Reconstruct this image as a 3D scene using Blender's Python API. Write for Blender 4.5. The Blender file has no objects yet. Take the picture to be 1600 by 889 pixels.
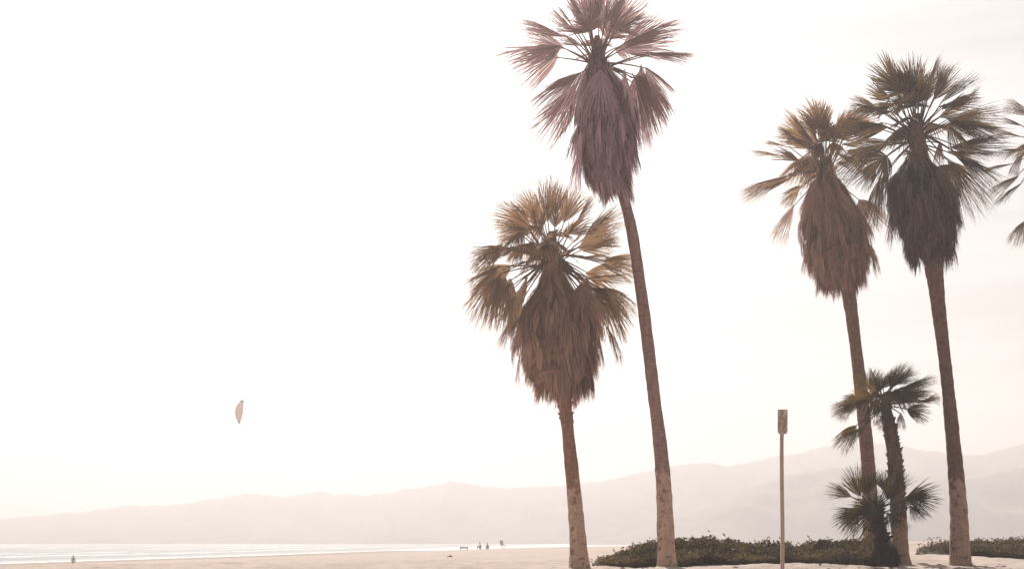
import bpy, math, random
import numpy as np
from mathutils import Vector, Matrix

R = math.radians
S = bpy.context.scene
COL = S.collection

# ------------------------------------------------------------------ camera
F = 2000.0          # focal length in pixels of the 1600 px wide photograph
HX, HY = 800.0, 843.0   # column of the optical axis, row of the horizon
cam_d = bpy.data.cameras.new('camera')
cam_d.sensor_width = 36.0
cam_d.lens = 36.0 * F / 1600.0
cam_d.shift_y = (HY - 444.5) / 1600.0
cam_d.clip_start = 0.1
cam_d.clip_end = 20000
cam = bpy.data.objects.new('camera', cam_d)
cam.location = (0, 0, 0)
cam.rotation_euler = (R(90), 0, 0)
COL.objects.link(cam)
S.camera = cam

# ------------------------------------------------------------------ sky, sun, exposure
SUN_EL, SUN_AZ = 40.0, -10.0      # azimuth measured from +Y towards +X
W = bpy.data.worlds.new('World')
S.world = W
W.use_nodes = True
wn, wl = W.node_tree.nodes, W.node_tree.links
wn.clear()
sky = wn.new('ShaderNodeTexSky')
sky.sky_type = 'NISHITA'
sky.sun_disc = False
sky.sun_elevation = R(SUN_EL)
sky.sun_rotation = R(SUN_AZ)
sky.altitude = 0
sky.air_density = 1.0
sky.dust_density = 3.0
sky.ozone_density = 0.6
hs = wn.new('ShaderNodeHueSaturation')
hs.inputs['Saturation'].default_value = 0.16
tint = wn.new('ShaderNodeMix'); tint.data_type = 'RGBA'; tint.blend_type = 'MULTIPLY'
tint.inputs[0].default_value = 1.0
tint.inputs[7].default_value = (1.0, 0.978, 0.96, 1)
bg = wn.new('ShaderNodeBackground')
bg.inputs['Strength'].default_value = 0.056
wo = wn.new('ShaderNodeOutputWorld')
# thin high cloud: long faint bands in the sky itself
tc = wn.new('ShaderNodeTexCoord')
mp = wn.new('ShaderNodeMapping'); mp.inputs['Scale'].default_value = (1.2, 1.2, 14.0)
nz = wn.new('ShaderNodeTexNoise'); nz.inputs['Scale'].default_value = 2.2; nz.inputs['Detail'].default_value = 5
cr = wn.new('ShaderNodeMapRange')
cr.inputs['From Min'].default_value = 0.35; cr.inputs['From Max'].default_value = 0.7
cr.inputs['To Min'].default_value = 0.84; cr.inputs['To Max'].default_value = 1.12
vm = wn.new('ShaderNodeVectorMath'); vm.operation = 'SCALE'
wl.new(tc.outputs['Generated'], mp.inputs['Vector'])
wl.new(mp.outputs['Vector'], nz.inputs['Vector'])
wl.new(nz.outputs['Fac'], cr.inputs['Value'])
wl.new(sky.outputs['Color'], hs.inputs['Color'])
wl.new(hs.outputs['Color'], tint.inputs[6])
wl.new(tint.outputs[2], vm.inputs[0])
wl.new(cr.outputs['Result'], vm.inputs['Scale'])
wl.new(vm.outputs['Vector'], bg.inputs['Color'])
wl.new(bg.outputs['Background'], wo.inputs['Surface'])

sun_d = bpy.data.lights.new('sun', 'SUN')
sun_d.energy = 5.0
sun_d.angle = R(0.6)
sun_d.color = (1.0, 0.925, 0.865)
sun = bpy.data.objects.new('sun', sun_d)
_dir = Vector((math.sin(R(SUN_AZ)) * math.cos(R(SUN_EL)), math.cos(R(SUN_AZ)) * math.cos(R(SUN_EL)), math.sin(R(SUN_EL))))
sun.rotation_euler = _dir.to_track_quat('Z', 'Y').to_euler()
sun.location = (-20, 60, 60)
COL.objects.link(sun)

S.view_settings.view_transform = 'Standard'
S.view_settings.look = 'None'
S.view_settings.gamma = 1.0
S.view_settings.use_curve_mapping = False
S.view_settings.exposure = 0.80
S.cycles.max_bounces = 8
S.cycles.volume_bounces = 0
S.cycles.transparent_max_bounces = 8

HAZE_DENSITY = 1.35e-3

# ------------------------------------------------------------------ helpers
def rnd(seed): return np.random.RandomState(seed)

def tag(o, label=None, cat=None, group=None, kind=None):
    if label: o['label'] = label
    if cat: o['category'] = cat
    if group: o['group'] = group
    if kind: o['kind'] = kind
    return o

def empty(name, loc):
    o = bpy.data.objects.new(name, None)
    o.location = loc
    o.empty_display_size = 0.3
    COL.objects.link(o)
    return o

def link_mesh(name, verts, faces, mat, parent=None, smooth=False, attr=None):
    me = bpy.data.meshes.new(name)
    v = np.asarray(verts, dtype=np.float64).reshape(-1, 3)
    if isinstance(faces, np.ndarray):
        faces = faces.tolist()
    me.from_pydata(v.tolist(), [], faces)
    if attr is not None:
        a = me.attributes.new('tone', 'FLOAT', 'POINT')
        a.data.foreach_set('value', np.asarray(attr, dtype=np.float32))
    if smooth:
        me.polygons.foreach_set('use_smooth', [True] * len(me.polygons))
    me.materials.append(mat)
    me.update()
    o = bpy.data.objects.new(name, me)
    COL.objects.link(o)
    if parent is not None: o.parent = parent
    return o

class MB:
    """collects ribbons, tubes and boxes for one mesh"""
    def __init__(s): s.v = []; s.f = []; s.t = []; s.n = 0
    def add(s, v, f, tone=0.5):
        v = np.asarray(v, float).reshape(-1, 3)
        s.v.append(v); s.f += [[i + s.n for i in q] for q in f]
        s.t.append(np.full(len(v), tone) if np.isscalar(tone) else np.asarray(tone)); s.n += len(v)
    def ribbon(s, pts, wid, tone=0.5):
        """pts (k,3), wid (k,3) half-width vectors"""
        pts = np.asarray(pts); wid = np.asarray(wid); k = len(pts)
        v = np.empty((2 * k, 3)); v[0::2] = pts - wid; v[1::2] = pts + wid
        s.add(v, [[2*i, 2*i+1, 2*i+3, 2*i+2] for i in range(k - 1)], tone)
    def tube(s, pts, rad, n=8, cap=True, tone=0.5, wob=None):
        pts = np.asarray(pts, float); k = len(pts); rad = np.broadcast_to(np.asarray(rad, float), (k,))
        tan = np.gradient(pts, axis=0); tan /= np.linalg.norm(tan, axis=1)[:, None] + 1e-9
        ref = np.array([0, 1.0, 0]) if abs(tan[k // 2][1]) < 0.8 else np.array([1.0, 0, 0])
        u = np.cross(tan, ref); u /= np.linalg.norm(u, axis=1)[:, None] + 1e-9
        w = np.cross(tan, u)
        a = np.arange(n) * 2 * math.pi / n
        rr = rad[:, None] * (np.ones((k, n)) if wob is None else wob)
        v = pts[:, None, :] + rr[..., None] * (np.cos(a)[None, :, None] * u[:, None, :] + np.sin(a)[None, :, None] * w[:, None, :])
        f = [[i*n+j, i*n+(j+1) % n, (i+1)*n+(j+1) % n, (i+1)*n+j] for i in range(k-1) for j in range(n)]
        if cap: f += [list(range(n))[::-1], [(k-1)*n+j for j in range(n)]]
        s.add(v.reshape(-1, 3), f, tone)
    def box(s, c, d, tone=0.5, ch=0.0, M=None):
        """box with its vertical edges chamfered by ch"""
        x, y, z = d[0]/2, d[1]/2, d[2]/2
        if ch > 0:
            o = [(x-ch,-y),(x,-y+ch),(x,y-ch),(x-ch,y),(-x+ch,y),(-x,y-ch),(-x,-y+ch),(-x+ch,-y)]
        else:
            o = [(x,-y),(x,y),(-x,y),(-x,-y)]
        n = len(o)
        v = np.array([(a,b,-z) for a,b in o] + [(a,b,z) for a,b in o])
        if M is not None: v = v @ np.asarray(M).T
        v = v + np.asarray(c)
        s.add(v, [list(range(n))[::-1], list(range(n, 2*n))] + [[i,(i+1)%n,n+(i+1)%n,n+i] for i in range(n)], tone)
    def build(s, name, mat, parent=None, smooth=False):
        return link_mesh(name, np.concatenate(s.v), s.f, mat, parent, smooth, np.concatenate(s.t))

def _h(ix, iy, seed):
    n = (ix.astype(np.int64) * 374761393 + iy.astype(np.int64) * 668265263 + seed * 1442695) & 0xffffffff
    n = ((n ^ (n >> 13)) * 1274126177) & 0xffffffff
    return ((n ^ (n >> 16)) & 0xffff) / 65535.0
def vn(x, y, seed=0):
    x = np.asarray(x, float); y = np.asarray(y, float)
    ix, iy = np.floor(x), np.floor(y); fx, fy = x - ix, y - iy
    fx, fy = fx*fx*(3-2*fx), fy*fy*(3-2*fy)
    a, b = _h(ix, iy, seed), _h(ix+1, iy, seed)
    c, d = _h(ix, iy+1, seed), _h(ix+1, iy+1, seed)
    return (a*(1-fx)+b*fx)*(1-fy) + (c*(1-fx)+d*fx)*fy - 0.5
def fbm(x, y, seed=0, o=4):
    return sum(vn(np.asarray(x)*2**i, np.asarray(y)*2**i, seed+i) / 2**i for i in range(o))
def sm(t):
    t = np.clip(t, 0, 1); return t*t*(3-2*t)

# ------------------------------------------------------------------ materials
def new_mat(name):
    m = bpy.data.materials.new(name); m.use_nodes = True
    nt = m.node_tree; nt.nodes.clear()
    return m, nt.nodes, nt.links
def N(n, t, **kw):
    x = n.new(t)
    for k, v in kw.items():
        if k in x.inputs: x.inputs[k].default_value = v
        else: setattr(x, k, v)
    return x
def ramp(n, stops):
    r = n.new('ShaderNodeValToRGB')
    e = r.color_ramp.elements
    while len(e) < len(stops): e.new(0.5)
    for x, (p, c) in zip(e, stops):
        x.position = p; x.color = (*c, 1) if len(c) == 3 else c
    return r

def mat_noise(name, stops, scale=4.0, rough=0.8, bump=0.2, detail=6, stretch=(1,1,1), bscale=None, dist=0.02, spec=0.3):
    m, n, l = new_mat(name)
    t = N(n, 'ShaderNodeTexCoord'); mp = N(n, 'ShaderNodeMapping', Scale=stretch)
    z = N(n, 'ShaderNodeTexNoise', Scale=scale, Detail=detail, Roughness=0.6)
    r = ramp(n, stops); b = N(n, 'ShaderNodeBsdfPrincipled', Roughness=rough); o = n.new('ShaderNodeOutputMaterial')
    b.inputs['Specular IOR Level'].default_value = spec
    l.new(t.outputs['Object'], mp.inputs['Vector']); l.new(mp.outputs['Vector'], z.inputs['Vector'])
    l.new(z.outputs['Fac'], r.inputs['Fac']); l.new(r.outputs['Color'], b.inputs['Base Color'])
    if bump:
        z2 = N(n, 'ShaderNodeTexNoise', Scale=bscale or scale*3, Detail=5)
        l.new(mp.outputs['Vector'], z2.inputs['Vector'])
        bp = N(n, 'ShaderNodeBump', Strength=bump, Distance=dist)
        l.new(z2.outputs['Fac'], bp.inputs['Height']); l.new(bp.outputs['Normal'], b.inputs['Normal'])
    l.new(b.outputs['BSDF'], o.inputs['Surface'])
    return m

def mat_leaf(name, c0, c1, c2, trans=0.35, tcol=None):
    """leaf tissue: colour runs with the leaf's own tone, some light comes through"""
    m, n, l = new_mat(name)
    a = N(n, 'ShaderNodeAttribute', attribute_name='tone')
    oi = n.new('ShaderNodeObjectInfo')
    ad = N(n, 'ShaderNodeMath', operation='MULTIPLY_ADD'); ad.inputs[1].default_value = 0.45
    l.new(oi.outputs['Random'], ad.inputs[0]); 
    mu = N(n, 'ShaderNodeMath', operation='MULTIPLY'); mu.inputs[1].default_value = 0.62
    l.new(a.outputs['Fac'], mu.inputs[0]); l.new(mu.outputs[0], ad.inputs[2])
    r = ramp(n, [(0.1, c0), (0.5, c1), (0.95, c2)])
    l.new(ad.outputs[0], r.inputs['Fac'])
    b = N(n, 'ShaderNodeBsdfPrincipled', Roughness=0.7); b.inputs['Specular IOR Level'].default_value = 0.1
    t = n.new('ShaderNodeBsdfTranslucent'); mx = N(n, 'ShaderNodeMixShader', Fac=trans); o = n.new('ShaderNodeOutputMaterial')
    l.new(r.outputs['Color'], b.inputs['Base Color'])
    if tcol:
        mm = N(n, 'ShaderNodeMix', data_type='RGBA', blend_type='MULTIPLY'); mm.inputs[0].default_value = 1
        mm.inputs[7].default_value = (*tcol, 1); l.new(r.outputs['Color'], mm.inputs[6]); l.new(mm.outputs[2], t.inputs['Color'])
    else: l.new(r.outputs['Color'], t.inputs['Color'])
    l.new(b.outputs['BSDF'], mx.inputs[1]); l.new(t.outputs['BSDF'], mx.inputs[2]); l.new(mx.outputs[0], o.inputs['Surface'])
    return m

def mat_trunk(name, wear, up, low, scar):
    """palm bark: ring scars and fibre above, a paler worn stretch with dark scars below the height wear"""
    m, n, l = new_mat(name)
    t = N(n, 'ShaderNodeTexCoord'); sx = n.new('ShaderNodeSeparateXYZ'); l.new(t.outputs['Object'], sx.inputs[0])
    m1 = N(n, 'ShaderNodeMapping', Scale=(1, 1, 0.35)); l.new(t.outputs['Object'], m1.inputs['Vector'])
    z1 = N(n, 'ShaderNodeTexNoise', Scale=9.0, Detail=7, Roughness=0.7); l.new(m1.outputs['Vector'], z1.inputs['Vector'])
    m2 = N(n, 'ShaderNodeMapping', Scale=(0.8, 0.8, 2.6)); l.new(t.outputs['Object'], m2.inputs['Vector'])
    z2 = N(n, 'ShaderNodeTexNoise', Scale=5.0, Detail=5, Roughness=0.6); l.new(m2.outputs['Vector'], z2.inputs['Vector'])
    m3 = N(n, 'ShaderNodeMapping', Scale=(1, 1, 0.8)); l.new(t.outputs['Object'], m3.inputs['Vector'])
    z3 = N(n, 'ShaderNodeTexNoise', Scale=5.5, Detail=4, Roughness=0.65, Distortion=0.8); l.new(m3.outputs['Vector'], z3.inputs['Vector'])
    av = N(n, 'ShaderNodeMath', operation='ADD'); l.new(z1.outputs['Fac'], av.inputs[0]); l.new(z2.outputs['Fac'], av.inputs[1])
    hf = N(n, 'ShaderNodeMath', operation='MULTIPLY'); hf.inputs[1].default_value = 0.5; l.new(av.outputs[0], hf.inputs[0])
    d = lambda c, k: tuple(x*k for x in c)
    ru = ramp(n, [(0.36, d(up, .6)), (0.5, up), (0.64, d(up, 1.4))]); l.new(hf.outputs[0], ru.inputs['Fac'])
    rl = ramp(n, [(0.35, d(low, .7)), (0.5, low), (0.68, d(low, 1.3))]); l.new(hf.outputs[0], rl.inputs['Fac'])
    rs = ramp(n, [(0.56, (0,0,0)), (0.62, (1,1,1))]); l.new(z3.outputs['Fac'], rs.inputs['Fac'])
    ms = N(n, 'ShaderNodeMix', data_type='RGBA'); l.new(rs.outputs['Color'], ms.inputs[0]); l.new(rl.outputs['Color'], ms.inputs[6]); ms.inputs[7].default_value = (*scar, 1)
    # ragged boundary between the two
    ab = N(n, 'ShaderNodeMath', operation='MULTIPLY_ADD'); ab.inputs[1].default_value = 2.2; l.new(z3.outputs['Fac'], ab.inputs[0]); l.new(sx.outputs['Z'], ab.inputs[2])
    rg = N(n, 'ShaderNodeMapRange'); rg.inputs['From Min'].default_value = wear + 1.0; rg.inputs['From Max'].default_value = wear + 1.25
    l.new(ab.outputs[0], rg.inputs['Value'])
    mx = N(n, 'ShaderNodeMix', data_type='RGBA'); l.new(rg.outputs['Result'], mx.inputs[0]); l.new(ms.outputs[2], mx.inputs[6]); l.new(ru.outputs['Color'], mx.inputs[7])
    b = N(n, 'ShaderNodeBsdfPrincipled', Roughness=0.9); b.inputs['Specular IOR Level'].default_value = 0.15
    o = n.new('ShaderNodeOutputMaterial')
    l.new(mx.outputs[2], b.inputs['Base Color'])
    bp = N(n, 'ShaderNodeBump', Strength=0.7, Distance=0.03); l.new(hf.outputs[0], bp.inputs['Height']); l.new(bp.outputs['Normal'], b.inputs['Normal'])
    l.new(b.outputs['BSDF'], o.inputs['Surface'])
    return m

# ------------------------------------------------------------------ terrain
XS = ([-600,-300,0,178,269,388,600,1200,4000], [-165,-140,-104,-71,-54,-39,-18,60,500])
ZP = ([-600,-200,0,20,34,41,48,60,90,190,230,300,420,700], [-1.2,-1.4,-1.6,-1.45,-1.02,-0.86,-0.83,-0.95,-1.15,-0.86,-1.3,-2.2,-3.6,-6])
SEA = -3.3
def gz(x, y, fine=True):
    x = np.asarray(x, float); y = np.asarray(y, float)
    s = x - np.interp(y, *XS)
    zp = np.interp(y, *ZP)
    # gentle dunes
    g = lambda cx, cy, sx, sy: np.exp(-((x-cx)/sx)**2 - ((y-cy)/sy)**2)
    zp = zp + 0.17*g(8.9, 39.6, 2.4, 1.4) + 0.10*g(5.2, 38.6, 1.6, 1.0) + 0.30*g(18, 52, 7, 5) + 1.15*g(33, 92, 13, 10) + 0.10*g(11.5, 44, 2.5, 3)
    z = np.where(s < 0, SEA + 0.05*np.maximum(s, -80), SEA + (zp - SEA)*sm(s/92))
    if fine:
        near = np.exp(-((y-40)/45)**2) * sm((s-5)/40)
        z = z + near*(0.10*fbm(x*0.45, y*0.45, 3, 3) + 0.08*fbm(x*1.9, y*1.9, 9, 3) + 0.03*fbm(x*4.5, y*3.5, 15, 2)) + sm(s/60)*0.12*fbm(x*0.07, y*0.05, 5, 3)*np.clip(1-np.abs(y-150)/400, 0, 1)
    return z
def pix_ground(X, Y):
    d = np.arange(12, 420, 0.25)
    z = gz((X-HX)/F*d, d)
    ys = HY - z/d*F
    i = np.where(ys <= Y)[0]
    i = i[0] if len(i) else np.argmin(ys)
    return ((X-HX)/F*d[i], d[i], float(z[i]))

def build_terrain():
    fine_a = np.arange(-34, 34.01, 0.16)
    coarse = np.arange(36, 325, 4.0)
    ang = np.radians(np.concatenate([fine_a, coarse]))
    r = [0.6]
    while r[-1] < 450:
        k = 1.06 if r[-1] < 26 else (1.0055 if r[-1] < 62 else 1.022)
        r.append(r[-1]*k)
    r = np.array(r)
    A, RR = np.meshgrid(ang, r)
    x, y = np.sin(A)*RR, np.cos(A)*RR
    z = gz(x, y)
    z = np.where(RR > 420, np.minimum(z, SEA-1.5), z)
    n, k = len(ang), len(r)
    v = np.stack([x, y, z], -1).reshape(-1, 3)
    i, j = np.meshgrid(np.arange(k-1), np.arange(n), indexing='ij')
    j2 = (j+1) % n
    f = np.stack([i*n+j, i*n+j2, (i+1)*n+j2, (i+1)*n+j], -1).reshape(-1, 4)
    v = np.vstack([v, [[0, 0, float(gz(0., 0.))]]])
    fl = f.tolist() + [[len(v)-1, (q+1) % n, q] for q in range(n)]
    # sand
    m, nn, l = new_mat('beach sand')
    t = N(nn, 'ShaderNodeTexCoord')
    z1 = N(nn, 'ShaderNodeTexNoise', Scale=0.35, Detail=8, Roughness=0.65); l.new(t.outputs['Object'], z1.inputs['Vector'])
    z2 = N(nn, 'ShaderNodeTexNoise', Scale=2.6, Detail=6, Roughness=0.65, Distortion=0.4); l.new(t.outputs['Object'], z2.inputs['Vector'])
    z3 = N(nn, 'ShaderNodeTexNoise', Scale=30.0, Detail=4, Roughness=0.7); l.new(t.outputs['Object'], z3.inputs['Vector'])
    r1 = ramp(nn, [(0.3, (0.385,0.32,0.275)), (0.5, (0.45,0.38,0.335)), (0.72, (0.51,0.44,0.39))]); l.new(z1.outputs['Fac'], r1.inputs['Fac'])
    r2 = ramp(nn, [(0.25, (0.72,0.70,0.68)), (0.38, (1,1,1)), (0.7, (1.0,1.0,1.0))]); l.new(z2.outputs['Fac'], r2.inputs['Fac'])
    mm = N(nn, 'ShaderNodeMix', data_type='RGBA', blend_type='MULTIPLY'); mm.inputs[0].default_value = 1
    l.new(r1.outputs['Color'], mm.inputs[6]); l.new(r2.outputs['Color'], mm.inputs[7])
    # wet sand near the water line: darker and smoother
    sx = nn.new('ShaderNodeSeparateXYZ'); l.new(t.outputs['Object'], sx.inputs[0])
    wz = N(nn, 'ShaderNodeMapRange'); wz.inputs['From Min'].default_value = SEA; wz.inputs['From Max'].default_value = SEA+0.28
    wz.inputs['To Min'].default_value = 0.6; wz.inputs['To Max'].default_value = 0.0
    l.new(sx.outputs['Z'], wz.inputs['Value'])
    mw = N(nn, 'ShaderNodeMix', data_type='RGBA'); l.new(wz.outputs['Result'], mw.inputs[0]); l.new(mm.outputs[2], mw.inputs[6]); mw.inputs[7].default_value = (0.22,0.165,0.125,1)
    b = N(nn, 'ShaderNodeBsdfPrincipled', Roughness=0.9); b.inputs['Specular IOR Level'].default_value = 0.0
    l.new(mw.outputs[2], b.inputs['Base Color'])
    hh = N(nn, 'ShaderNodeMath', operation='MULTIPLY_ADD'); hh.inputs[1].default_value = 0.18
    l.new(z3.outputs['Fac'], hh.inputs[0]); l.new(z2.outputs['Fac'], hh.inputs[2])
    bp = N(nn, 'ShaderNodeBump', Strength=0.75, Distance=0.12); l.new(hh.outputs[0], bp.inputs['Height']); l.new(bp.outputs['Normal'], b.inputs['Normal'])
    o = nn.new('ShaderNodeOutputMaterial'); l.new(b.outputs['BSDF'], o.inputs['Surface'])
    ob = link_mesh('beach', v, fl, m, smooth=True)
    tag(ob, 'pale pink-beige sand beach rising to low dunes under the palms', 'beach', kind='structure')
build_terrain()

# ------------------------------------------------------------------ sea
def build_sea():
    ang = np.radians(np.arange(-62, 62.01, 0.25))
    r = [90.0]
    while r[-1] < 2200: r.append(r[-1]*1.0065)
    r = np.array(r)
    A, RR = np.meshgrid(ang, r)
    x, y = np.sin(A)*RR, np.cos(A)*RR
    s = np.interp(y, *XS) - x          # distance out from the water line
    fade = np.exp(-RR/900)
    wob = 14*fbm(x*0.012, y*0.012, 31, 3)
    swell = np.maximum(0, np.sin((s + wob)*2*math.pi/26.0))**4 * 0.42 * sm((s-3)/14) * (0.5+0.9*np.clip(0.5+fbm(x*0.02, y*0.02, 12, 2), 0, 1))
    chop = 0.14*fbm(x*0.16, y*0.16, 40, 3)
    z = SEA + (swell + chop*sm(s/10))*fade
    n, k = len(ang), len(r)
    v = np.stack([x, y, z], -1).reshape(-1, 3)
    i, j = np.meshgrid(np.arange(k-1), np.arange(n-1), indexing='ij')
    f = np.stack([i*n+j, i*n+j+1, (i+1)*n+j+1, (i+1)*n+j], -1).reshape(-1, 4)
    foam = np.clip(np.exp(-np.maximum(s, 0)/5.0)*1.1 + sm((swell-0.2)/0.15)*0.9, 0, 1)
    m, nn, l = new_mat('sea water')
    t = N(nn, 'ShaderNodeTexCoord')
    a = N(nn, 'ShaderNodeAttribute', attribute_name='tone')
    z1 = N(nn, 'ShaderNodeTexNoise', Scale=0.9, Detail=6, Roughness=0.6); l.new(t.outputs['Object'], z1.inputs['Vector'])
    z2 = N(nn, 'ShaderNodeTexNoise', Scale=0.5, Detail=6, Roughness=0.7); l.new(t.outputs['Object'], z2.inputs['Vector'])
    ad = N(nn, 'ShaderNodeMath', operation='ADD'); l.new(a.outputs['Fac'], ad.inputs[0]); l.new(z2.outputs['Fac'], ad.inputs[1])
    rf = ramp(nn, [(0.36, (0,0,0)), (0.52, (.34,.34,.34)), (0.9, (1,1,1))]);  # noise also paints sparkle on open water in foam colour
    hv = N(nn, 'ShaderNodeMath', operation='MULTIPLY'); hv.inputs[1].default_value = 0.66; l.new(ad.outputs[0], hv.inputs[0]); l.new(hv.outputs[0], rf.inputs['Fac'])
    mc = N(nn, 'ShaderNodeMix', data_type='RGBA'); l.new(rf.outputs['Color'], mc.inputs[0]); mc.inputs[6].default_value = (0.31,0.32,0.325,1); mc.inputs[7].default_value = (0.78,0.77,0.75,1)
    mr = N(nn, 'ShaderNodeMix', data_type='FLOAT'); l.new(rf.outputs['Color'], mr.inputs[0]); mr.inputs[2].default_value = 0.45; mr.inputs[3].default_value = 0.8
    b = N(nn, 'ShaderNodeBsdfDiffuse')
    gl = N(nn, 'ShaderNodeBsdfGlossy'); gl.inputs['Color'].default_value = (0.95, 0.97, 1.0, 1)
    l.new(mc.outputs[2], b.inputs['Color']); l.new(mr.outputs[0], gl.inputs['Roughness'])
    z3 = N(nn, 'ShaderNodeTexNoise', Scale=0.11, Detail=7, Roughness=0.75); l.new(t.outputs['Object'], z3.inputs['Vector'])
    gf = N(nn, 'ShaderNodeMapRange'); gf.inputs['From Min'].default_value = 0.42; gf.inputs['From Max'].default_value = 0.6
    gf.inputs['To Min'].default_value = 0.01; gf.inputs['To Max'].default_value = 0.035; l.new(z3.outputs['Fac'], gf.inputs['Value'])
    bp = N(nn, 'ShaderNodeBump', Strength=1.0, Distance=0.6); l.new(z1.outputs['Fac'], bp.inputs['Height'])
    l.new(bp.outputs['Normal'], b.inputs['Normal']); l.new(bp.outputs['Normal'], gl.inputs['Normal'])
    wx = nn.new('ShaderNodeMixShader'); l.new(gf.outputs['Result'], wx.inputs[0]); l.new(b.outputs[0], wx.inputs[1]); l.new(gl.outputs[0], wx.inputs[2])
    o = nn.new('ShaderNodeOutputMaterial'); l.new(wx.outputs[0], o.inputs['Surface'])
    ob = link_mesh('sea', v, f, m, smooth=True, attr=foam.reshape(-1))
    tag(ob, 'bright glinting sea with small breaking waves beyond the beach', 'sea', kind='structure')
build_sea()

# ------------------------------------------------------------------ far mountains
def build_hills(name, D, prof, half, seed, label):
    px, py = zip(*prof)
    X = np.arange(px[0], px[-1], 5.0)
    ridge = (HY - np.interp(X, px, py))/F*D
    ridge = np.maximum(ridge + D/F*(2.6*fbm(X*0.03, X*0+3, seed, 4) + 2.4*fbm(X*0.11, X*0, seed+9, 3))*np.clip(ridge/(D/F*30), 0, 1), 0.0)
    t = np.concatenate([np.linspace(-1, 0, 26), np.linspace(0.06, 1, 12)])
    T, XX = np.meshgrid(t, X, indexing='ij')
    RG = np.broadcast_to(ridge, T.shape)
    x = (XX-HX)/F*D; y = D + T*half
    fall = 1 - np.abs(T)**1.15
    spur = (0.22*fbm(x*0.026 + T*0.9, T*2.0, seed+3, 4) + 0.12*np.abs(fbm(x*0.06, T*3, seed+5, 3)))*np.abs(T)**0.6*(1-np.abs(T)**3)*1.4
    z = RG*np.minimum(np.clip(fall + spur, 0, 1.2), 1 - 0.10*np.abs(T)) 
    v = np.stack([x, y, z + SEA - 1.5*(np.abs(T) > 0.98)], -1).reshape(-1, 3)
    n = len(X); k = len(t)
    i, j = np.meshgrid(np.arange(k-1), np.arange(n-1), indexing='ij')
    f = np.stack([i*n+j, i*n+j+1, (i+1)*n+j+1, (i+1)*n+j], -1).reshape(-1, 4)
    m = mat_noise(name+' scrub', [(0.3, (0.085,0.065,0.05)), (0.55, (0.13,0.10,0.078)), (0.75, (0.18,0.14,0.11))], scale=0.08, bump=0.5, bscale=0.2, dist=1.5, rough=0.95)
    ob = link_mesh(name, v, f, m, smooth=True)
    tag(ob, label, 'mountains', kind='structure')
RIDGE = [(-500,842),(-300,832),(-120,816),(0,805),(60,800),(110,795),(200,784),(300,781),(340,772),(380,765),(410,767),(440,771),(500,762),(530,766),(560,768),(650,758),(690,752),(706,746),(730,751),(760,755),(800,756),(860,754),(930,748),(980,738),(1030,727),(1080,719),(1110,717),(1140,722),(1200,711),(1240,704),(1300,690),(1340,686),(1400,690),(1440,699),(1500,704),(1540,703),(1570,695),(1600,687),(1680,672),(1800,680),(2000,668),(2200,700),(2400,690)]
build_hills('mountain_range', 1250, RIDGE, 180, 50, 'hazy pale pink mountain range rising to the right across the bay')
RIDGE2 = [(900,842),(980,826),(1060,800),(1120,778),(1180,752),(1230,736),(1290,724),(1350,722),(1420,732),(1480,742),(1540,736),(1600,722),(1700,700),(1850,705),(2050,690),(2250,720),(2400,720)]
build_hills('foothills', 960, RIDGE2, 90, 77, 'slightly darker hazy foothills in front of the mountain range')

# ------------------------------------------------------------------ haze
def build_haze():
    m, n, l = new_mat('sea haze')
    v = n.new('ShaderNodeVolumePrincipled')
    v.inputs['Color'].default_value = (0.82, 0.785, 0.775, 1)
    v.inputs['Density'].default_value = HAZE_DENSITY
    v.inputs['Anisotropy'].default_value = 0.35
    o = n.new('ShaderNodeOutputMaterial'); l.new(v.outputs['Volume'], o.inputs['Volume'])
    mb = MB(); mb.box((0, 900, 56), (5600, 2900, 130))
    ob = mb.build('haze', m)
    tag(ob, 'thin bright sea haze filling the air over the bay', 'haze', kind='stuff')
build_haze()

# ------------------------------------------------------------------ palms
M_FROND = {
 'flare_pale': mat_leaf('dusty palm leaf', (0.20,0.12,0.09), (0.32,0.205,0.15), (0.46,0.335,0.23), 0.36, (1.08,1.0,0.72)),  # lens-flare lift put into the leaf colour, not dust
 'olive': mat_leaf('olive palm leaf', (0.085,0.058,0.048), (0.135,0.097,0.072), (0.21,0.155,0.10), 0.38, (1.15,1.02,0.7)),
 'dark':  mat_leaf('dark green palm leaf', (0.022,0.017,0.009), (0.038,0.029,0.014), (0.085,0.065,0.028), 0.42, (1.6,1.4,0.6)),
 'mauve': mat_leaf('flare-tinted palm leaf', (0.33,0.215,0.22), (0.46,0.32,0.32), (0.58,0.43,0.41), 0.35),  # mauve, lightened colour imitates lens-flare veil over the tallest palm
}
M_DEAD = {
 'flare_pale': mat_leaf('dead brown thatch', (0.14,0.075,0.058), (0.42,0.245,0.185), (0.66,0.44,0.34), 0.15),  # dead leaves, brown lightened for the flare lift
 'olive': mat_leaf('dead dark thatch', (0.06,0.034,0.031), (0.20,0.117,0.104), (0.36,0.23,0.20), 0.15),
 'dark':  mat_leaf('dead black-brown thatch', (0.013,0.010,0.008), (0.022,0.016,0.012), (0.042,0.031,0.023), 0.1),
 'mauve': mat_leaf('dead thatch with flare tint', (0.23,0.145,0.165), (0.56,0.375,0.41), (0.76,0.56,0.58), 0.15),  # dead leaves with the purple flare veil painted into their colour
}
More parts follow.
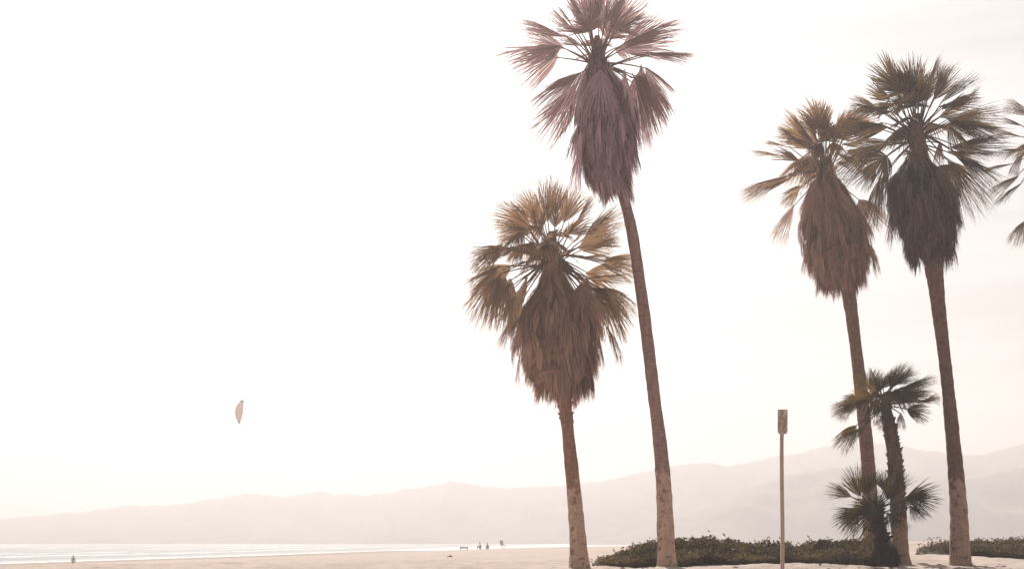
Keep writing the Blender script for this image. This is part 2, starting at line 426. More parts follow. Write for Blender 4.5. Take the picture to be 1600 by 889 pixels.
M_STALK = {
 'flare_pale': mat_leaf('flare-lifted leaf stalk', (0.12,0.08,0.06), (0.17,0.115,0.085), (0.22,0.155,0.115), 0.0),  # stalk colour raised along with the flare-lifted leaves
 'olive': mat_leaf('brown leaf stalk', (0.08,0.052,0.042), (0.12,0.08,0.063), (0.17,0.12,0.09), 0.0),
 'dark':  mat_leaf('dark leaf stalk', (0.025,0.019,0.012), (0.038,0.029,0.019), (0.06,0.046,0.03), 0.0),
 'mauve': mat_leaf('flare-tinted leaf stalk', (0.14,0.10,0.095), (0.19,0.14,0.13), (0.25,0.19,0.175), 0.0),  # stalks share the painted flare tint of the mauve leaves
}

def unit(v):
    v = np.asarray(v, float); return v/(np.linalg.norm(v)+1e-9)

def fan_mesh(mb, P, A, Nrm, L, spread, fold, droop, rs, nseg=50, tone=0.5, costa=0.28, ragged=0.0, free=0.46, conv=0.45):
    """one costapalmate fan leaf: pleated joined blade, free tapering tips that hang"""
    A = unit(A); Nrm = unit(Nrm - np.dot(Nrm, A)*A); B = np.cross(A, Nrm)
    L = L*1.12
    tt = np.array([0.0, 0.22, free, 0.72, 0.87, 1.0])
    dth = 2*spread/nseg
    for i in range(nseg):
        if rs.rand() < ragged: continue
        th = -spread + (i+0.5)*dth + rs.normal(0, 0.012)
        q = abs(th)/max(spread, 1e-3)
        dirv = math.cos(th)*A + math.sin(th)*B - Nrm*fold*abs(math.sin(th))
        dirv = unit(dirv)
        start = P + A*costa*L*(1-q)*0.55 - Nrm*costa*L*0.10*(1-q)
        Li = L*(0.70 + 0.30*math.cos(th))*rs.uniform(0.86, 1.06)*(1 - costa*0.45*(1-q))
        k = droop*rs.uniform(0.6, 1.5)
        g = np.clip(tt-0.38, 0, 1)**1.7
        jit = rs.normal(0, 0.065, 3)
        dd = dirv[None, :]*(1 - conv*tt[:, None]*q) + A[None, :]*(conv*tt[:, None]*q)
        pts = start + dd*(tt*Li)[:, None] + np.outer(g, np.array([0,0,-1.0])*k*Li) + np.outer(np.clip(tt-free, 0, 1)**1.3, jit*Li*1.6)
        pleat = (1 if i % 2 else -1)*0.55
        wv = unit(np.cross(dirv, Nrm))*math.cos(pleat) + Nrm*math.sin(pleat)
        wm = min(2*math.sin(dth/2)*Li*free*0.66, 0.034)
        wid = np.outer(np.array([0.25, 0.8, 1.08, 0.74, 0.42, 0.05])*wm, wv)
        mb.ribbon(pts, wid, np.clip(tone + rs.normal(0, 0.10) + 0.0*tt.repeat(2), 0, 1))
        if rs.rand() < 0.6:       # frayed thread
            p0 = pts[3]; e = p0 + np.array([rs.normal(0,.05), rs.normal(0,.05), -rs.uniform(.1,.3)])*Li*0.7 + dirv*Li*rs.uniform(.05,.2)
            mid = (p0+e)/2 + np.array([0,0,0.02])
            mb.ribbon([p0, mid, e], np.outer([0.006, 0.004, 0.001], wv), tone)

def stalk_mesh(mb, a, b, r0, r1, sag, tone=0.5, rs=None):
    a = np.asarray(a, float); b = np.asarray(b, float)
    d = np.linalg.norm(b-a); c = (a+b)/2 + np.array([0, 0, sag*d])
    t = np.linspace(0, 1, 8)[:, None]
    pts = (1-t)**2*a + 2*t*(1-t)*c + t**2*b
    mb.tube(pts, np.linspace(r0, r1, 8), n=5, tone=tone)
    return pts[-1]-pts[-2]

class Palm:
    def __init__(s, Xb, d, kind, seed, label, Y=None, name='fan_palm', cat='palm tree', group=None):
        s.d = d; s.k = d/F; s.kind = kind; s.rs = rnd(seed)
        x = (Xb-HX)*s.k; z = float(gz(x, d)) - 0.06
        s.Xb = Xb; s.Yb = HY - z/s.k
        s.root = empty(name, (x, d, z)); tag(s.root, label, cat, group)
    def p(s, X, Y, dy=0.0):
        return np.array([(X-s.Xb)*s.k, dy, (s.Yb-Y)*s.k])
    def trunk(s, path, mat, rings=True):
        """path rows: (X, Y, width in px)"""
        pa = np.array([s.p(X, Y) for X, Y, w in path]); ra = np.array([w*s.k/2 for _, _, w in path])
        zz = pa[:, 2]; o = np.argsort(zz); pa, ra, zz = pa[o], ra[o], zz[o]
        n = int((zz[-1]-zz[0])/0.055)+2; zs = np.linspace(zz[0], zz[-1], n)
        # smooth the path
        xs = np.interp(zs, zz, pa[:, 0]); rr = np.interp(zs, zz, ra)
        w = max(3, n//9) | 1; ker = np.hanning(w+2)[1:-1]; ker /= ker.sum()
        pad = lambda a: np.concatenate([2*a[0]-a[1:w//2+1][::-1], a, 2*a[-1]-a[-w//2:-1][::-1]])
        xs2 = np.convolve(pad(xs), ker, 'valid')[:n]; rr2 = np.convolve(pad(rr), ker, 'valid')[:n]
        if len(xs2) == n: xs, rr = xs2, rr2
        ys = 0.10*np.sin(zs*0.35 + s.rs.rand()*6)*np.clip(zs/4, 0, 1)
        pts = np.stack([xs, ys, zs], -1)
        m = 30; ang = np.arange(m)
        sd = s.rs.randint(1000)
        ringz = vn(zs*6.0, zs*0, sd)*0.09 + 0.02*(np.arange(n) % 2)
        wob = 1 + 0.10*fbm(np.cos(ang*2*math.pi/m)[None, :]*1.8 + zs[:, None]*0.9, np.sin(ang*2*math.pi/m)[None, :]*1.8 + zs[:, None]*0.6, sd, 4) + ringz[:, None]
        foot = 1 + 0.16*np.exp(-zs/0.25)
        mb = MB(); mb.tube(pts, rr*foot, n=m, wob=wob)
        s.trunk_ob = mb.build('trunk', mat, s.root, smooth=True)
        s.tz, s.tx, s.tr = zs, xs, rr
    def at(s, z):
        return np.array([np.interp(z, s.tz, s.tx), 0, z]), np.interp(z, s.tz, s.tr)
    def boots(s, Y0, Y1, n, size, mat, curl=0.5, tri=True):
        """old leaf bases left on the trunk between rows Y0 (top) and Y1"""
        mb = MB(); z1, z0 = s.p(0, Y0)[2], s.p(0, Y1)[2]
        zz = np.linspace(z0, z1, 14); mb.tube([s.at(q)[0] for q in zz], [s.at(q)[1]*0.9 for q in zz], n=12)
        for i in range(n):
            u = (i+0.5)/n; z = z0 + (z1-z0)*u; a = i*2.39996 + s.rs.normal(0, .6)
            c, r = s.at(z); out = np.array([math.cos(a), math.sin(a), 0]); side = np.array([-math.sin(a), math.cos(a), 0])
            sz = size*s.rs.uniform(.7, 1.3); w = sz*0.55
            b0 = c + out*r*0.9 + np.array([0, 0, -sz*0.5]); ti = c + out*(r + sz*curl*s.rs.uniform(.6, 1.2)) + np.array([0, 0, sz*s.rs.uniform(.3, .8)]) + side*s.rs.normal(0, .03)
            v = [b0 - side*w, b0 + side*w, ti + side*w*.35, ti - side*w*.35, b0 - side*w*.6 + np.array([0,0,sz*.9]), b0 + side*w*.6 + np.array([0,0,sz*.9])]
            mb.add(v, [[0,1,2,3],[3,2,5,4],[0,3,4],[1,5,2]], np.clip(s.rs.normal(.5, .22), 0, 1))
        return mb.build('leaf_bases', mat, s.root)
    def skirt(s, prof, nleaf, mat, leaf=1.1, name='dead_leaf_skirt', strips=19, wide=1.06):
        rs = s.rs
        Y = np.array([a[0] for a in prof]); cx = np.array([(a[1]+a[2])/2 for a in prof]); rw = np.array([(a[2]-a[1])/2 for a in prof])
        z = (s.Yb-Y)*s.k; c = (cx-s.Xb)*s.k; r = rw*s.k*wide
        zt, zb = z[0], z[-1]
        zi, ci, ri = z[::-1], c[::-1], r[::-1]
        cen = lambda q: np.interp(q, zi, ci); rad = lambda q: np.interp(q, zi, ri)
        mb = MB()
        # inner mass of packed leaves
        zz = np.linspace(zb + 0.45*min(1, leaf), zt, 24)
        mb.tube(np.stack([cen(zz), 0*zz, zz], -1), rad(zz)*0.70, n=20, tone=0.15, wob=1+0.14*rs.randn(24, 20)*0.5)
        H = zt - zb
        sd = rs.randint(500)
        for i in range(int(nleaf*1.5)):
            ll = leaf*rs.uniform(0.7, 1.25)
            a = rs.rand()*2*math.pi
            low = rs.rand() < 0.22
            # a leaf hangs straight from its stalk; its tip ends on the outline of the skirt
            rag = 0.75*leaf*float(vn(np.cos(a)*1.7+7, np.sin(a)*1.7+3, sd)) - 0.10*leaf
            z1 = zb + rag + (rs.uniform(-.12, .18)*leaf if low else rs.rand()*max(H - ll*0.55, 0.1))
            lump = 1 + 0.30*float(vn(np.cos(a)*2.2 + 5, np.sin(a)*2.2 + z1*0.5, sd+3)) + 0.18*float(vn(np.cos(a)*5 + 5, np.sin(a)*5 + z1*1.2, sd+4))
            dep = rs.uniform(0.76, 1.08)*lump
            R1 = float(rad(np.clip(z1, zb + 0.02*H, zt)))*dep + 0.02
            tone = np.clip(rs.normal(0.48, 0.24), 0, 1)
            lean = rs.uniform(0.04, 0.30); tw = rs.normal(0, 0.16)
            lw = rs.uniform(0.04, 0.145)*min(1, leaf)
            t = np.array([0, .2, .45, .7, .88, 1.0])
            bend = rs.normal(0, .045)
            for j in range(strips):
                off = rs.uniform(-1, 1)
                zs = z1 + ll*(1 - t*rs.uniform(.80, 1.0)*(1-0.34*abs(off)**1.4))
                prof_w = np.array([.12, .65, 1.0, .92, .62, .4])
                cap_r = rad(np.clip(zs, zb + 0.1*H, zt))*1.02*lump
                rr_ = np.minimum(cap_r, R1*(1 - lean*(1-t))) + rs.normal(0, .035) + bend*np.sin(t*3)
                rr_ = np.maximum(rr_, 0.05)
                an = a + (off*lw*prof_w + tw*t*0.5 + rs.normal(0, .02)*t)/np.maximum(rr_, .2)
                pts = np.stack([cen(np.clip(zs, zb, zt)) + rr_*np.cos(an), rr_*np.sin(an), zs], -1)
                phi = an[2] + math.pi/2 + rs.normal(0, .6)
                wv = np.array([math.cos(phi), math.sin(phi), 0])
                mb.ribbon(pts, np.outer(np.array([.5, .9, 1, .8, .5, .06])*rs.uniform(.005, .012), wv), np.clip(tone + rs.normal(0, .14), 0, 1))
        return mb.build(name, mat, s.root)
    def loose_fans(s, prof, n, mat):
        rs = s.rs
        for i in range(n):
            q = rs.uniform(.12, .78); Y = prof[0][0] + q*(prof[-1][0]-prof[0][0])
            ys = [a[0] for a in prof]; xl, xr = np.interp(Y, ys, [a[1] for a in prof]), np.interp(Y, ys, [a[2] for a in prof])
            c = s.p((xl+xr)/2, Y); r = (xr-xl)/2*s.k; a = rs.choice([0, math.pi]) + rs.normal(0, .75)
            out = np.array([math.cos(a), math.sin(a), 0])
            hi = c + out*r*rs.uniform(.78, .95); ln = rs.uniform(.75, 1.15)
            tip = hi + out*rs.uniform(.0, .24)*ln + np.array([0, 0, -ln])
            s.frond(c + np.array([0, 0, .75]) + out*r*.3, hi, tip, rs.uniform(18, 36), 'm', fmat=mat, droop=.3, conv=.6, nseg=30, ragged=.1)
    def frond(s, heart, hinge, tip, spread, mode, L=None, fmat=None, droop=0.25, nseg=50, ragged=0.0, sag=0.06, fold=None, conv=0.45, rstalk=(0.028, 0.014)):
        rs = s.rs
        A = unit(tip-hinge); Lf = L or np.linalg.norm(tip-hinge)
        up = np.array([0, 0, 1.0]) if abs(A[2]) < 0.93 else unit(np.array([-(heart-hinge)[0], -(heart-hinge)[1], 0.3]))*-1
        camv = np.array([0, -1.0, 0.15])
        k = {'f': rs.uniform(.85, 1.0), 'e': rs.uniform(0, .25), 'm': rs.uniform(.35, .7)}[mode]
        Nn = unit(up - np.dot(up, A)*A)*(1-k) + unit(camv - np.dot(camv, A)*A)*k*(1 if rs.rand() < .6 else -1)
        tone = float(np.clip(rs.normal(.5, .16), 0, 1))
        mb = MB()
        fan_mesh(mb, hinge, A, Nn, Lf, R(spread), rs.uniform(.25, .6) if fold is None else fold, droop, rs, nseg, tone, ragged=ragged, conv=conv)
        fo = mb.build('frond', fmat or M_FROND[s.kind], s.root)
        mb = MB()
        stalk_mesh(mb, heart, hinge + A*0.12*Lf, rstalk[0], rstalk[1], sag*rs.uniform(.5, 1.5), tone)
        mb.build('petiole', M_STALK[s.kind], fo)
        return fo
    def fronds(s, heart_px, specs, hspread=14, twin=0.85, **kw):
        """specs: (hinge X, Y, tip X, Y, spread, mode, depth[, options])"""
        for sp in specs:
            hx, hy, tx, ty, spread, mode, dep = sp[:7]
            _ls = kw.get('ls', 1.0); tx, ty = hx + (tx-hx)*_ls, hy + (ty-hy)*_ls
            o = dict(kw); o.update(sp[7] if len(sp) > 7 else {})
            dead = o.pop('dead', False); ls = o.pop('ls', 1.0)
            if dead: o['fmat'] = M_DEAD[s.kind]
            q = s.rs.uniform(-.5, .9)
            st = s.p(heart_px[0] + np.clip((hx-heart_px[0])*.12, -6, 6), heart_px[1] - hspread*q, dep*0.1)
            ratio = 1.0 + np.hypot(tx-hx, ty-hy)/max(25, np.hypot(hx-heart_px[0], hy-heart_px[1]))
            s.frond(st, s.p(hx, hy, dep), s.p(tx, ty, dep*min(ratio, 2.0)), spread, mode, **o)
            if not dead and s.rs.rand() < twin:      # an older leaf close under it
                e = lambda v: s.rs.normal(0, v)
                dq = -dep*s.rs.uniform(.4, 1.2) + e(.25)
                s.frond(st, s.p(hx+e(5), hy+3+e(4), dq), s.p(tx+e(9), ty+4+e(9), dq*1.8), spread*s.rs.uniform(.75, 1.1), 'm' if mode == 'f' else mode, **o)
    def filler(s, heart_px, n, rp, L, el=(0, 75), az=None, **kw):
        """fronds on the near and far sides of the crown"""
        h = s.p(*heart_px)
        for i in range(n):
            if az: a = s.rs.uniform(*az)
            else: a = (math.pi/2 if i % 2 else -math.pi/2) + s.rs.uniform(-.75, .75)
            e = R(s.rs.uniform(*el))
            dv = np.array([math.cos(a)*math.cos(e), math.sin(a)*math.cos(e), math.sin(e)])
            hi = h + np.array([0, 0, s.rs.uniform(-.1, .35)]) + dv*rp*s.rs.uniform(.8, 1.15)
            e2 = e - R(s.rs.uniform(5, 35))
            d2 = np.array([math.cos(a)*math.cos(e2), math.sin(a)*math.cos(e2), math.sin(e2)])
            st = h + np.array([dv[0]*.1, dv[1]*.1, s.rs.uniform(-.2, .3)])
            s.frond(st, hi, hi + d2*L*s.rs.uniform(.85, 1.1), s.rs.uniform(50, 80), 'e', **kw)
    def flower_stalks(s, heart_px, n, length, mat):
        for i in range(n):
            a = s.rs.uniform(0, 2*math.pi); h = s.p(heart_px[0], heart_px[1]) + np.array([0, 0, s.rs.uniform(-.4, .2)])
            ln = length*s.rs.uniform(.6, 1.1); e = s.rs.uniform(-.15, .45)
            dv = np.array([math.cos(a), math.sin(a)*.8, e])
            t = np.linspace(0, 1, 8)[:, None]
            pts = h + t*dv*ln + np.array([0, 0, -1])*t**2.4*ln*s.rs.uniform(.2, .6)
            mb = MB(); mb.tube(pts, np.linspace(.012, .004, 8), n=4)
            for j in range(6):
                q = s.rs.uniform(.35, 1.0); b = pts[int(q*7)]
                e2 = b + np.array([s.rs.normal(0, .12), s.rs.normal(0, .12), -s.rs.uniform(.08, .35)])
                mb.tube([b, (b+e2)/2 + np.array([s.rs.normal(0,.03), 0, .03]), e2], [.006, .004, .002], n=3)
            mb.build('flower_stalk', mat, s.root)

UP1, LOW1, SC = (0.29,0.160,0.120), (0.50,0.335,0.260), (0.22,0.135,0.105)
GROUP = 'fan palms standing on the beach'

# --- the tallest palm
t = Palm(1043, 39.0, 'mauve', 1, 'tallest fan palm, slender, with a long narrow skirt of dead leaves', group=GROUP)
t.trunk([(1043,930,31),(1042,882,28.5),(1039,800,25),(1036,745,23),(1031,690,20.5),(1024,640,18.8),(1005,480,18),(986,350,17.3),(972,300,16.5),(952,200,17),(938,110,20),(934,72,16),(933,55,8)],
        mat_trunk('tall palm bark', 2.75, (0.30,0.185,0.165), LOW1, SC))
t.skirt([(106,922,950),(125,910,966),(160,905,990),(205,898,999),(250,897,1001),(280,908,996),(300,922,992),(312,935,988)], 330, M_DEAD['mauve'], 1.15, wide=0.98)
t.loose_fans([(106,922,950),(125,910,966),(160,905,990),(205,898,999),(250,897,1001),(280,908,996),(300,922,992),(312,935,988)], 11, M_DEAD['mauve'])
t.boots(70, 125, 60, 0.16, M_STALK['mauve'], 0.3)
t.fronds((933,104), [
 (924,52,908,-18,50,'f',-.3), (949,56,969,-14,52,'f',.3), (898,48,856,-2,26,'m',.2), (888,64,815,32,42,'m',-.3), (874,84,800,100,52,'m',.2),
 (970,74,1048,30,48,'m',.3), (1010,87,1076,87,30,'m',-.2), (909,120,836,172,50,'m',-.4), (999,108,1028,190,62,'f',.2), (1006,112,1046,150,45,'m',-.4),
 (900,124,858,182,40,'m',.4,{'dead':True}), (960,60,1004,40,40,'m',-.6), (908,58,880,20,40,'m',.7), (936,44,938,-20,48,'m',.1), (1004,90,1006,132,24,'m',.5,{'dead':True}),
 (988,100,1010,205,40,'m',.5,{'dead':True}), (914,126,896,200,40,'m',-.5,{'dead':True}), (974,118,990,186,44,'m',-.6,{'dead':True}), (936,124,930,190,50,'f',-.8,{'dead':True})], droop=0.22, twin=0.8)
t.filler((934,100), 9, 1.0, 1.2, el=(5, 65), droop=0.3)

# --- the middle palm left of it
t = Palm(908, 39.2, 'flare_pale', 2, 'broad-headed fan palm with a wide bushy dead-leaf skirt, left of the tallest palm', group=GROUP)
t.trunk([(909,930,32),(906,885,29.5),(900,808,23.5),(894,738,21.5),(889,690,19.5),(886,660,19),(882,630,20.5),(875,560,20),(868,470,20),(864,420,24),(862,385,18),(861,362,8)],
        mat_trunk('middle palm bark', 2.45, (0.29,0.158,0.110), LOW1, SC))
t.skirt([(425,854,876),(448,846,886),(468,832,906),(488,816,924),(510,804,936),(545,800,943),(580,806,941),(605,818,932),(622,832,918)], 420, M_DEAD['flare_pale'], 1.15, wide=0.97)
t.loose_fans([(425,854,876),(448,846,886),(468,832,906),(488,816,924),(510,804,936),(545,800,943),(580,806,941),(605,818,932),(622,832,918)], 12, M_DEAD['flare_pale'])
t.boots(366, 445, 80, 0.16, M_STALK['flare_pale'], 0.3)
t.boots(626, 660, 26, 0.13, M_STALK['flare_pale'], 0.6)
t.fronds((864,408), [
 (854,342,858,280,34,'f',-.2), (881,346,902,288,44,'f',.2), (828,357,776,324,46,'m',-.3), (826,362,784,350,40,'m',.4), (790,386,734,403,42,'m',.1), (784,423,750,500,58,'f',-.2),
 (783,424,733,446,36,'m',.3), (812,377,802,405,50,'m',.5), (911,377,965,327,34,'m',-.2), (908,382,958,350,34,'m',.3), (940,408,1000,404,38,'m',.5), (806,392,750,398,46,'m',-.6), (800,408,742,424,48,'m',.6), (796,440,762,492,52,'m',.7), (822,440,800,480,50,'m',-.8), (902,396,956,380,44,'m',-.6), (916,420,968,414,46,'m',.7), (926,452,976,476,48,'m',.6), (906,452,926,500,50,'m',-.8), (842,352,812,306,44,'m',-.5), (909,440,978,432,40,'e',-.4),
 (944,451,987,494,30,'m',-.3), (934,452,966,520,56,'f',.3), (914,440,897,494,40,'m',-.6), (801,454,786,498,46,'m',-.5), (812,458,800,506,40,'m',.4), (952,512,967,560,22,'m',.2,{'dead':True}),
 (846,360,838,318,42,'m',.6), (893,362,918,318,40,'m',-.6), (868,350,872,296,40,'m',.5), (916,430,958,446,40,'e',.6,{'dead':True}), (930,470,948,505,34,'m',-.5,{'dead':True}),
 (818,462,776,520,30,'m',.6,{'dead':True})], droop=0.25)
t.filler((863,400), 9, 1.1, 1.2, el=(0, 55), droop=0.35)
t.flower_stalks((864,412), 14, 1.5, M_STALK['flare_pale'])

# --- palm of the right group with the thin stem
t = Palm(1362, 48.0, 'flare_pale', 3, 'fan palm with a thin stem standing behind the two small palms', group=GROUP)
t.trunk([(1364,900,27),(1362,860,26),(1357,740,21),(1349,655,20.5),(1340,570,18.5),(1331,490,19),(1326,450,22),(1310,360,19),(1294,290,20),(1290,262,15),(1289,245,8)],
        mat_trunk('thin palm bark', 1.9, (0.20,0.115,0.093), LOW1, SC))
t.skirt([(274,1276,1300),(300,1268,1315),(335,1260,1335),(370,1255,1358),(400,1256,1363),(425,1264,1360),(442,1274,1352),(453,1286,1344)], 360, M_DEAD['flare_pale'], 1.15)
t.loose_fans([(274,1276,1300),(300,1268,1315),(335,1260,1335),(370,1255,1358),(400,1256,1363),(425,1264,1360),(442,1274,1352),(453,1286,1344)], 10, M_DEAD['flare_pale'])
t.boots(262, 300, 40, 0.16, M_STALK['flare_pale'], 0.3)
t.fronds((1289,279), [
 (1281,206,1280,162,44,'f',-.2), (1263,222,1219,190,44,'m',.2), (1236,234,1194,220,24,'e',-.2), (1305,214,1334,176,42,'m',.2), (1274,236,1258,258,60,'f',-1.0), (1240,269,1165,285,40,'e',.1),
 (1250,295,1214,311,42,'m',-.3), (1244,316,1217,364,26,'m',.3,{'dead':True}), (1312,211,1352,200,44,'m',-.4), (1338,315,1374,352,62,'f',-.3,{'dead':True}), (1268,212,1242,178,40,'m',.6),
 (1292,216,1298,170,40,'m',.5), (1314,246,1346,240,40,'m',.6), (1290,236,1292,262,55,'f',-1.1), (1276,226,1234,176,46,'m',.5), (1300,222,1314,176,46,'m',-.4), (1256,238,1212,212,40,'m',-.6), (1288,222,1262,172,44,'m',-.5), (1308,232,1350,226,40,'m',-.5), (1318,300,1352,330,40,'m',.4,{'dead':True}), (1272,290,1254,340,42,'m',-.5,{'dead':True}), (1300,296,1312,350,46,'m',-.6,{'dead':True})], droop=0.25)
t.filler((1290,262), 15, 1.3, 1.25, el=(5, 60), droop=0.35)
t.flower_stalks((1289,284), 7, 1.2, M_STALK['flare_pale'])

# --- stout palm on the right
t = Palm(1500, 43.0, 'olive', 4, 'tall stout fan palm with a dense dark crown, right of the two small palms', group=GROUP)
t.trunk([(1502,910,33),(1501,878,30.5),(1498,800,27),(1493,716,23),(1484,618,19.5),(1475,540,18.5),(1467,476,21.5),(1459,420,26.5),(1448,330,25),(1437,260,26),(1432,215,22),(1431,180,10)],
        mat_trunk('stout palm bark', 2.75, (0.155,0.086,0.068), (0.36,0.235,0.18), (0.15,0.093,0.07)))
t.skirt([(252,1418,1448),(272,1406,1468),(292,1396,1486),(308,1393,1492),(335,1396,1497),(362,1399,1500),(385,1407,1494),(402,1416,1486),(412,1424,1480)], 330, M_DEAD['olive'], 1.1)
t.loose_fans([(252,1418,1448),(272,1406,1468),(292,1396,1486),(308,1393,1492),(335,1396,1497),(362,1399,1500),(385,1407,1494),(402,1416,1486),(412,1424,1480)], 11, M_DEAD['olive'])
t.boots(190, 280, 110, 0.18, M_STALK['olive'], 0.35)
t.fronds((1431,218), [
 (1431,152,1436,82,48,'f',.1), (1394,146,1368,100,84,'f',-.5), (1374,164,1336,147,40,'m',.3), (1448,142,1476,92,15,'m',.2), (1466,164,1518,117,22,'m',-.1), (1472,178,1515,152,30,'m',.4),
 (1478,192,1560,203,40,'e',-.2), (1482,190,1545,178,34,'m',.5), (1483,233,1556,232,40,'e',.2), (1488,243,1552,288,28,'m',-.3), (1384,196,1312,194,50,'m',.3), (1372,223,1312,258,36,'m',.4),
 (1378,252,1330,290,70,'f',-.6), (1380,262,1378,338,36,'m',-.5), (1416,253,1400,284,60,'f',-.9), (1452,272,1476,292,85,'f',-.9,{'L':1.0}), (1472,206,1490,250,40,'m',-.7), (1410,140,1402,98,42,'m',.5),
 (1456,150,1462,112,40,'m',.6), (1418,158,1392,120,44,'m',-.9), (1448,168,1470,130,40,'m',-.7), (1390,180,1342,180,40,'m',-.4), (1494,246,1530,274,36,'m',.5), (1436,150,1450,104,36,'m',-.5),
 (1382,206,1326,222,36,'e',-.5)], droop=0.12)
t.filler((1431,208), 16, 1.25, 1.3, el=(10, 68), droop=0.22)

# --- short palm with old leaf bases
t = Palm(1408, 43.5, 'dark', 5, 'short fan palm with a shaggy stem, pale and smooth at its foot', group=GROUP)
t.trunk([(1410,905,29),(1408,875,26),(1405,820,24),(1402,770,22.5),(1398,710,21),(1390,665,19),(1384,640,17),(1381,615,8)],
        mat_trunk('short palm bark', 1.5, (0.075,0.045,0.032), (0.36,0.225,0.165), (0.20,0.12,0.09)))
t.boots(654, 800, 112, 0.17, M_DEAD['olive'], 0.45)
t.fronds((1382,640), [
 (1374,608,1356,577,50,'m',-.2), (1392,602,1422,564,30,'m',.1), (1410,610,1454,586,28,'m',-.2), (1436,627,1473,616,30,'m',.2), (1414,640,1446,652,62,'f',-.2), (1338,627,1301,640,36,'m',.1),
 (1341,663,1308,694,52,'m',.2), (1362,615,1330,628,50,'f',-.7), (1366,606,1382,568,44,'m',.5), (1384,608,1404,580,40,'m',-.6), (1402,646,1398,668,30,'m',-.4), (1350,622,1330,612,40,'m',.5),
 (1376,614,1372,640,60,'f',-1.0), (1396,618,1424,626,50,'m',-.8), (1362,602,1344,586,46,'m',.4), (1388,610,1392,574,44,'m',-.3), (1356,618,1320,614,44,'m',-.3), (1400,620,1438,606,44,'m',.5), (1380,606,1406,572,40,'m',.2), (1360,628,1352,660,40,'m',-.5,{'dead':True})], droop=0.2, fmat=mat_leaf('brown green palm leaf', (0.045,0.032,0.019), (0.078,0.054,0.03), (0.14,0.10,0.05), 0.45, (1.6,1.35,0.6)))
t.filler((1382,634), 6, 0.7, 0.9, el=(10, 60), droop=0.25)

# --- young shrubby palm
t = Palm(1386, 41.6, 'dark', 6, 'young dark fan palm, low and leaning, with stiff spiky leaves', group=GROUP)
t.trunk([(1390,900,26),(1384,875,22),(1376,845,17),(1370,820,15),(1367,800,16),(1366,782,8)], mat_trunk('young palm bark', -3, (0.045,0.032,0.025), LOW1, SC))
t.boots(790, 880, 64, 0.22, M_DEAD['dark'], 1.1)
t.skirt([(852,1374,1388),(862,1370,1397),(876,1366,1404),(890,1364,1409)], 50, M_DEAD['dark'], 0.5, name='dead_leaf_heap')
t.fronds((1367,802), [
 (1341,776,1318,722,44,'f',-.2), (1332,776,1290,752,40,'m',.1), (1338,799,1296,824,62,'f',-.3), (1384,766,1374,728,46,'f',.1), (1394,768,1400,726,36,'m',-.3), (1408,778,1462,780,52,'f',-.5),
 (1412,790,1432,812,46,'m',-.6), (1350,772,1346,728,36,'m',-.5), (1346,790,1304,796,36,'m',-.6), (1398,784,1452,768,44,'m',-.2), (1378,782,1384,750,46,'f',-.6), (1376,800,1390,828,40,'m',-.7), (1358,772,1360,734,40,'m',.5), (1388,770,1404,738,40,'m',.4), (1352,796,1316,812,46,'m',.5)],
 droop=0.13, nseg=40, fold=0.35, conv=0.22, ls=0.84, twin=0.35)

# --- palm at the right edge
t = Palm(1668, 46.0, 'olive', 7, 'fan palm at the right edge, only drooping frond tips in the picture', group=GROUP)
t.trunk([(1670,900,29),(1668,870,27),(1664,700,24),(1658,540,22),(1652,400,21),(1648,260,22),(1647,210,9)], mat_trunk('edge palm bark', 2.6, (0.155,0.086,0.068), (0.36,0.235,0.18), (0.15,0.093,0.07)))
t.skirt([(262,1636,1668),(290,1620,1692),(330,1614,1704),(370,1616,1706),(400,1622,1698),(424,1634,1682)], 260, M_DEAD['olive'], 1.1, wide=0.88)
t.boots(215, 270, 50, 0.16, M_STALK['olive'], 0.3)
t.fronds((1647,235), [
 (1612,180,1572,156,26,'m',.1), (1598,218,1558,205,26,'e',-.2), (1600,250,1540,254,22,'e',.2), (1600,282,1552,310,26,'e',-.1), (1606,342,1586,374,40,'m',.2), (1606,232,1592,262,22,'m',.4,{'dead':True}),
 (1646,165,1650,100,45,'f',.2), (1680,175,1724,130,40,'m',-.2), (1694,220,1750,215,40,'m',.1), (1692,262,1740,300,40,'m',-.2), (1664,160,1690,105,40,'m',.5), (1606,190,1580,170,30,'m',.5), (1604,240,1566,246,30,'m',-.5), (1604,228,1574,222,30,'m',.5), (1602,268,1560,286,30,'m',.5), (1610,330,1592,352,36,'m',-.4)], droop=0.3, twin=0)
t.filler((1650,230), 7, 0.9, 1.0, el=(0, 55), droop=0.3)

